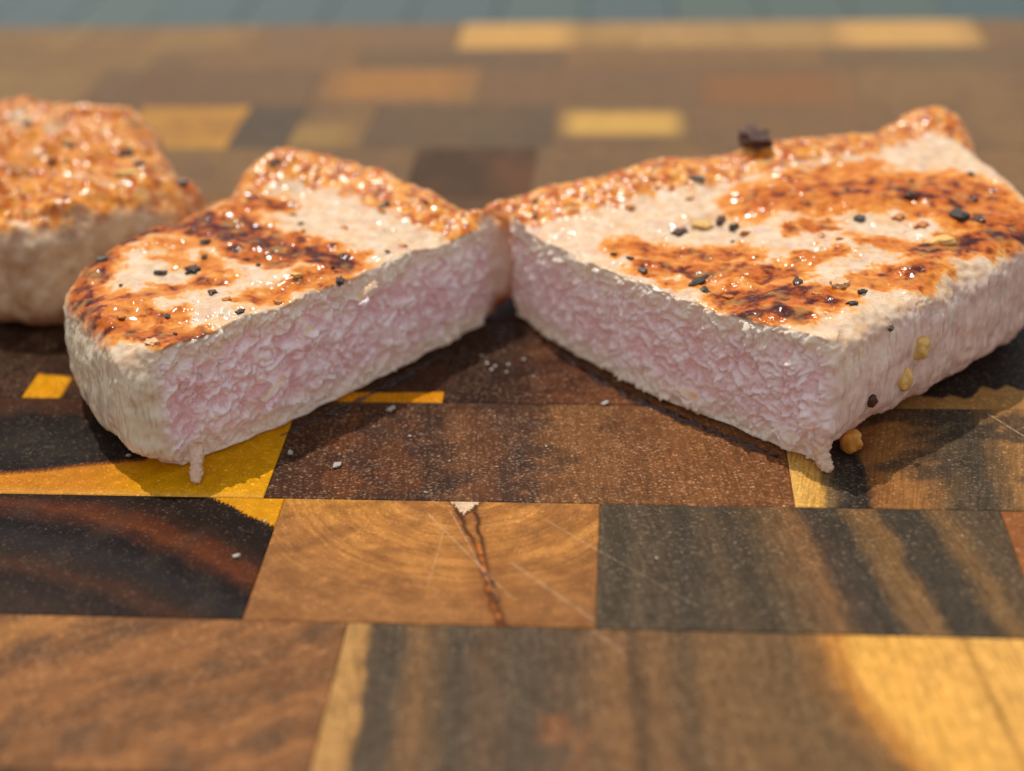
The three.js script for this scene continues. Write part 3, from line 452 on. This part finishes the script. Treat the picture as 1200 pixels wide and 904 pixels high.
// ---------------------------------------------------------------- pepper and spice on the meat
const flakeGeos = [];
for (let s = 0; s < 6; s++) {
  const g0 = new THREE.IcosahedronGeometry(0.5, 3); g0.deleteAttribute('normal'); g0.deleteAttribute('uv'); const g = mergeVertices(g0), p = g.attributes.position, r = rng(300 + s), a = [r() * 9, r() * 9, r() * 9];
  for (let i = 0; i < p.count; i++) { const x = p.getX(i), y = p.getY(i), z = p.getZ(i), k = 1 + 0.5 * n3(x * 2.1 + a[0], y * 2.1 + a[1], z * 2.1 + a[2]) + 0.2 * n3(x * 5 + a[0], y * 5, z * 5), cutoff = Math.max(-0.28 - 0.1 * n3(x * 2, a[1], z * 2), Math.min(0.3 + 0.12 * n3(x * 3 + a[1], 2, z * 3), y * k)); p.setXYZ(i, x * k, cutoff, z * k); }
  g.computeVertexNormals(); flakeGeos.push(g);
}
const spice = (c, o = {}) => new THREE.MeshPhysicalMaterial({ color: new THREE.Color().setRGB(...c), roughness: 0.6, clearcoat: 0.25, clearcoatRoughness: 0.2, specularIntensity: 0.4, ...o });
const SM = { k: spice(C(56, 42, 32)), d: spice(C(72, 44, 28)), a: spice(C(176, 104, 40)), y: spice(C(206, 160, 88)), t: spice(C(198, 152, 104)), o: spice(C(188, 122, 46)), g: spice(C(84, 76, 64)) };
const fr = rng(77);
function flake(meat, x, z, s, kind, label, group, el = 1.5, turn) {
  const m = new THREE.Mesh(flakeGeos[Math.floor(fr() * 6)], SM[kind]), y = meat.height(x, z), thick = kind === 'y' ? 0.7 : 0.55 + 0.3 * fr();
  s *= 0.64 + 0.12 * fr(); m.scale.set(s * el * 0.82 * MM, s * thick * MM, (s / el) * 1.25 * MM); m.rotation.set((fr() - 0.5) * 0.5, turn ?? fr() * 6.28, (fr() - 0.5) * 0.5);
  m.position.set(x * MM, (y + (s > 5 ? s * 0.3 : -s * thick * 0.08)) * MM, z * MM);
  top(m, kind === 'y' ? 'spice_seed' : kind === 'a' || kind === 't' ? 'spice_grain' : 'pepper_flake', label, kind === 'y' ? 'seed' : kind === 'a' || kind === 't' ? 'spice grain' : 'pepper flake', group);
  return m;
}
for (const [x, z, s, k, l] of [[-74.9, -3.9, 3, 'k', 'square black pepper chunk on the raised golden fat of the left piece'], [-82.3, 38, 4.4, 'k', 'largest black pepper flake in the pale middle of the left top'], [-88, 39.8, 3.2, 'g', 'grey black pepper flake just left of the largest one'], [-82.9, 25.9, 3.2, 'k', 'flat black pepper flake at the dark purple sear of the left piece'], [-75.8, 48.1, 3.2, 'd', 'long dark pepper flake near the front of the left top'], [-68.7, 55.9, 2.2, 'k', 'round black pepper bit by the front cut edge of the left piece'], [-101.9, 32.2, 3, 'g', 'shiny grey pepper flake on the outer sear ring of the left piece'], [-49.6, 9, 3, 'k', 'black pepper flake on an amber grain at the left piece fat rim'], [-53.2, 41.6, 2.8, 'k', 'dark jagged pepper flake at the right end of the sear mark near the cut edge']]) flake(left, x, z, s, k, l);
for (const [x, z, s, l] of [[-81.2, 32.8, 1.9, 'tiny pepper speck right behind the largest black flake of the left piece'], [-81.7, 57.1, 1.7, 'tiny pepper speck in the brown patch near the front corner of the left top'], [-98, 24.8, 1.7, 'tiny pepper speck on the left sear ring behind the shiny grey flake'], [-78.7, 63, 1.3, 'tiny pepper speck beside the golden spice lump at the left front corner'], [-41.1, 8.9, 2, 'dark pepper bit on the left piece fat rim, nearest to the join'], [-67.9, 12.9, 1.3, 'farther of two tiny pepper specks in the pale back of the left top'], [-65.6, 16.6, 1.7, 'nearer of two tiny pepper specks in the pale back of the left top'], [-55.3, 37, 1.3, 'tiny pepper speck behind the dark jagged flake by the left cut edge'], [-46, 30, 1.4, 'tiny dark pepper bit on the pale cut edge towards the join, left piece'], [-94, 45, 1.2, 'tiny pepper speck on the pale spot just inside the left sear ring'], [-70, 36, 1.2, 'tiny pepper speck at the rim of the dark sear right of the largest flake']]) flake(left, x, z, s, fr() < 0.6 ? 'k' : 'd', l);
for (const [x, z, s, l] of [[-63, 50.5, 2.2, 'amber spice grain at the left cut edge below the upright yellow seed'], [-49.8, 11.9, 2.1, 'amber spice grain under the black flake at the left fat rim'], [-56.1, 20.2, 2.1, 'amber spice grain alone in the pale back middle of the left top'], [-43.5, 26.5, 2, 'amber spice grain near the cut edge towards the join on the left piece'], [-72, 52, 1.8, 'amber spice grain in front of the long dark flake on the left piece'], [-90, 57.5, 1.6, 'dark amber grain in the front left sear of the left piece'], [-64, 22, 1.4, 'small amber grain behind the dark sear mark of the left piece']]) flake(left, x, z, s, 'a', l);
flake(left, -61.4, 41.7, 3, 'y', 'upright pale yellow seed half on the top of the left cut piece', undefined, 1.1);
flake(left, -82, 66.2, 3, 't', 'golden lump of spice at the front corner of the left piece');
for (const [x, z, s, k, l, e] of [[14.6, -2.1, 3.2, 'g', 'grey pepper flake at the back of the pale right top'], [10.4, 17.9, 4.4, 'd', 'dark flat pepper flake left of the yellow seed'], [18.8, 12.9, 3.6, 'd', 'thin dark pepper flake behind the yellow seed', 2], [21.2, 16.1, 4, 'k', 'long black pepper flake right of the yellow seed', 1.9], [13.3, 38.8, 4, 'k', 'long black pepper flake near the cut edge of the right piece', 2], [14.5, 43.2, 2.4, 'k', 'stubby black pepper flake closest to the cut edge of the right piece'], [27, -13.5, 8.5, 'd', 'big burnt crumb standing up on the far rim of the right piece', 1.1], [45.6, 16, 2.8, 'g', 'grey pepper bit in the pale middle of the right top'], [64.6, 15.8, 5.2, 'k', 'black pepper flake lying on the brown sear at the right end'], [57.4, 6.3, 4.6, 'd', 'dark wet pepper flake in the orange sear at the back right'], [31, 43, 2.8, 'd', 'brown pepper bit on the largest dark sear mark of the right piece'], [42, 46.9, 2.3, 'k', 'shiny black pepper bit right of the largest dark sear mark'], [39.7, 51.4, 2.5, 'k', 'black pepper bit near the front corner of the right top'], [68.2, 16.7, 3.6, 'd', 'brown pepper flake beside the black one at the right end'], [3.1, 34.6, 2.4, 'k', 'black pepper bit at the left tip of the front sear mark']]) flake(right, x, z, s, k, l, undefined, e ?? 1.5);
for (const [x, z, s, l] of [[-18.6, 9.8, 1.9, 'tiny pepper speck where the right fat rim meets the pale top near the join'], [-18.9, 4.7, 1.4, 'tiny pepper speck on the right fat rim closest to the join'], [-2.3, 27.3, 1.9, 'left of two pepper specks at the left tip of the front sear mark'], [0.8, 29.7, 1.7, 'right of two pepper specks at the left tip of the front sear mark'], [46.2, 54.8, 1.6, 'tiny pepper speck high on the grey side by the right front corner'], [69.1, 7.3, 2.1, 'pepper speck at the right end of the back orange sear on the right piece'], [44.4, 5.3, 1.4, 'tiny pepper speck in the middle of the back orange sear band'], [70.5, -3.6, 2.1, 'pepper speck just in front of the raised fat knob on the right piece'], [54.1, 15, 1.4, 'tiny pepper speck in the pale gap in front of the back orange sear'], [20.5, 23.4, 1.2, 'tiny pepper speck in the pale middle just behind the front sear mark'], [58, -0.2, 1.5, 'tiny pepper speck behind the dark wet flake in the back orange sear']]) flake(right, x, z, s, fr() < 0.65 ? 'k' : 'd', l);
for (const [x, z, s, l] of [[0.6, 7.5, 2.8, 'brown amber grain alone in the pale left part of the right top'], [23.1, 20.8, 2.5, 'amber spice grain in front of the long black flake by the yellow seed'], [12.9, 4.6, 2.6, 'amber spice grain in front of the grey flake at the back of the right top'], [37.3, 24.4, 2.3, 'amber spice grain in the pale middle at the right of the small brown sear'], [34, 47.6, 2.2, 'amber spice grain at the front end of the largest dark sear mark'], [57.1, 19.1, 3.4, 'large amber grain left of the black flake on the right end'], [53.3, 15, 3, 'amber spice grain in the pale middle behind the large amber grain'], [18.5, 45, 2.6, 'amber spice grain by the stubby black flake at the right cut edge'], [40.5, 25.7, 1.8, 'smallest amber grain in the pale middle of the right piece']]) flake(right, x, z, s, 'a', l);
flake(right, 15, 15.7, 4.6, 'y', 'plump yellow seed lying between dark flakes on the right piece', undefined, 1.6, 0.2);
flake(right, 59.4, 25.3, 5, 'y', 'open seed husk glinting by the right sear mark', undefined, 1.9, 0.1);
flake(right, -20, -10.5, 4, 't', 'tan crumb on the far fat rim where the two pieces meet', undefined, 1.1);
flake(right, 38.3, 44.2, 4.6, 't', 'flat pale fat blob on the largest dark sear mark', undefined, 1.3);
for (const [x, z, s, l] of [[-126.2, -21.1, 3, 'blurred pepper flake in the middle of the chop behind'], [-112.2, -18.5, 3.8, 'largest blurred pepper flake on the chop behind, behind the pale seed'], [-126.5, -10.6, 2.6, 'blurred pepper flake in front of the middle one on the chop behind'], [-116.1, 10, 2, 'blurred pepper flake nearest the front edge of the chop behind'], [-139.3, -31.2, 3, 'blurred pepper flake farthest back at the upper left of the chop behind'], [-96.6, -6.3, 3, 'blurred pepper flake at the right tip of the chop behind'], [-106.1, -8.6, 3, 'blurred pepper flake next to the pale seed on the chop behind'], [-134, 2, 2.4, 'blurred pepper flake near the left frame edge on the chop behind']]) flake(back, x, z, s, 'k', l);
flake(back, -107.9, -4.4, 5, 'y', 'long pale blurred seed on the chop behind the left piece', undefined, 2, 0.1);
// lumps sticking to the outer side of the right piece
const lumpGeo = (() => { const g0 = new THREE.SphereGeometry(0.5, 28, 20); g0.deleteAttribute('normal'); g0.deleteAttribute('uv'); const g = mergeVertices(g0, 1e-5), p = g.attributes.position; for (let i = 0; i < p.count; i++) { const x = p.getX(i), y = p.getY(i), z = p.getZ(i), k = 1 + 0.16 * n3(x * 2 + 3, y * 2, z * 2) + 0.06 * n3(x * 7, y * 7, z * 7); p.setXYZ(i, x * k, y * k, z * k); } g.computeVertexNormals(); return g; })();
function sideLump(x, y, z, s, kind, label, e = 1.2) { const m = new THREE.Mesh(lumpGeo, SM[kind]); m.scale.set(s * MM, s * e * MM, s * 0.9 * MM); m.rotation.set(0.4, fr() * 6, 0.3); m.position.set(x * MM, y * MM, z * MM); top(m, 'spice_lump', label, 'spice lump'); }
sideLump(52.6, 15.2, 48.3, 4.6, 'y', 'larger yellow brown spice lump on the grey side of the right piece');
sideLump(50.2, 10.4, 51.5, 3.8, 'y', 'smaller yellow spice lump below the larger one on the grey side');
sideLump(43.6, 9.6, 57.9, 2.2, 'd', 'small dark seed on the side near the front corner of the right piece');
sideLump(40.4, 2.4, 60, 4.2, 'o', 'golden fried lump at the foot of the right piece by the board');

// ---------------------------------------------------------------- crumbs and juice on the board
const crumbM = new THREE.MeshPhysicalMaterial({ color: new THREE.Color().setRGB(0.5, 0.43, 0.35), roughness: 0.95, clearcoat: 0.6, clearcoatRoughness: 0.12, transmission: 0.45, thickness: 0 });
const cr = rng(9);
for (const [x, z, s, l] of [[-44.5, 47.9, 2.1, 'whitish wet meat crumb on the dark block below the amber strip'], [-51.5, 67.1, 2.1, 'whitish wet meat crumb on the dark block nearest the left strand'], [-3.7, 44.8, 1.8, 'single white crumb on a block joint in front of the right piece'], [-63.7, 93.8, 1.5, 'white speck on the black block at the left front'], [-60.9, 63.2, 1.5, 'whitish crumb on the dark block beside the amber corner left of it'], [-27.6, 30.1, 1.1], [-26.5, 32.5, 1.0], [-25.9, 31.1, 0.9], [-23.3, 30.4, 1.0], [-23.4, 33.4, 0.9], [-20.3, 28.3, 1.0], [-14.2, 59.7, 0.7, 'tiny white speck in the middle of the long brown block'], [-31.4, 64.9, 0.6, 'tiniest white speck on the left half of the long brown block'], [-39.7, 57, 0.9, 'small white speck between two larger crumbs on the long brown block'], [-90.8, 64.8, 1.3, 'pale crumb in the shade left of the left piece'], [5.5, 92, 0.7, 'white speck on the dark grey striped block'], [-29, 27, 0.9], [-61, 84, 0.8, 'white speck at the amber corner of the black block'], [-18, 35, 0.7, 'tiny white speck in front of the crumb cluster between the pieces']]) {
  const m = new THREE.Mesh(flakeGeos[Math.floor(cr() * 6)], crumbM); m.scale.set(s * (0.55 + 0.4 * cr()) * MM, s * 0.3 * MM, s * 0.55 * MM); m.rotation.y = cr() * 6; m.position.set(x * MM, (s * 0.15 + 0.05) * MM, z * MM);
  if (l) top(m, 'meat_crumb', l, 'crumb'); else top(m, 'meat_crumb', 'tiny whitish meat crumb in the cluster on dark wood between the two pieces', 'crumb', 'cluster of crumbs between the pieces');
}
function juice(points, w, h, label) {   // a shallow bead of juice along the foot of the meat
  const c = new THREE.CatmullRomCurve3(points.map((p) => new THREE.Vector3(p[0], 0, p[1]))), n = 120, k = 10, P = [], I = [], v = new THREE.Vector3(), t = new THREE.Vector3();
  for (let i = 0; i <= n; i++) { c.getPointAt(i / n, v); c.getTangentAt(i / n, t); const ww = w * (0.55 + 0.45 * n2(i * 0.08, w)) * Math.sin(Math.PI * clamp(i / n, 0.02, 0.98)) ** 0.4;
    for (let j = 0; j <= k; j++) { const u = j / k * 2 - 1, e = u * ww * (1 + 0.15 * n2(i * 0.2, j)); P.push((v.x - t.z * e) * MM, (0.06 + h * (1 - u * u) * (0.6 + 0.5 * n2(i * 0.13, 5) + 0.4 * n2(i * 0.45, 9))) * MM, (v.z + t.x * e) * MM); } }
  for (let i = 0; i < n; i++) for (let j = 0; j < k; j++) { const a = i * (k + 1) + j, b = a + 1, d = a + k + 1, e = d + 1; I.push(a, b, d, b, e, d); }
  const g = new THREE.BufferGeometry(); g.setAttribute('position', new THREE.Float32BufferAttribute(P, 3)); g.setIndex(I); g.computeVertexNormals();
  top(new THREE.Mesh(g, new THREE.MeshPhysicalMaterial({ color: new THREE.Color().setRGB(0.5, 0.4, 0.34), roughness: 0.03, transmission: 1, thickness: 0, ior: 1.36, side: THREE.DoubleSide })), 'meat_juice', label, 'juice');
}
juice([[-17, 21], [-12.8, 26.8], [-4.6, 36], [3.6, 44], [11, 49.8], [19, 55.8], [27.6, 62.2]], 2, 0.9, 'clear bead of juice along the foot of the right cut face');
juice([[-64, 57.5], [-57.5, 51], [-50, 43], [-42, 33], [-34, 23.5]], 1.1, 0.5, 'clear bead of juice along the foot of the left cut face');

renderer.render(scene, camera);
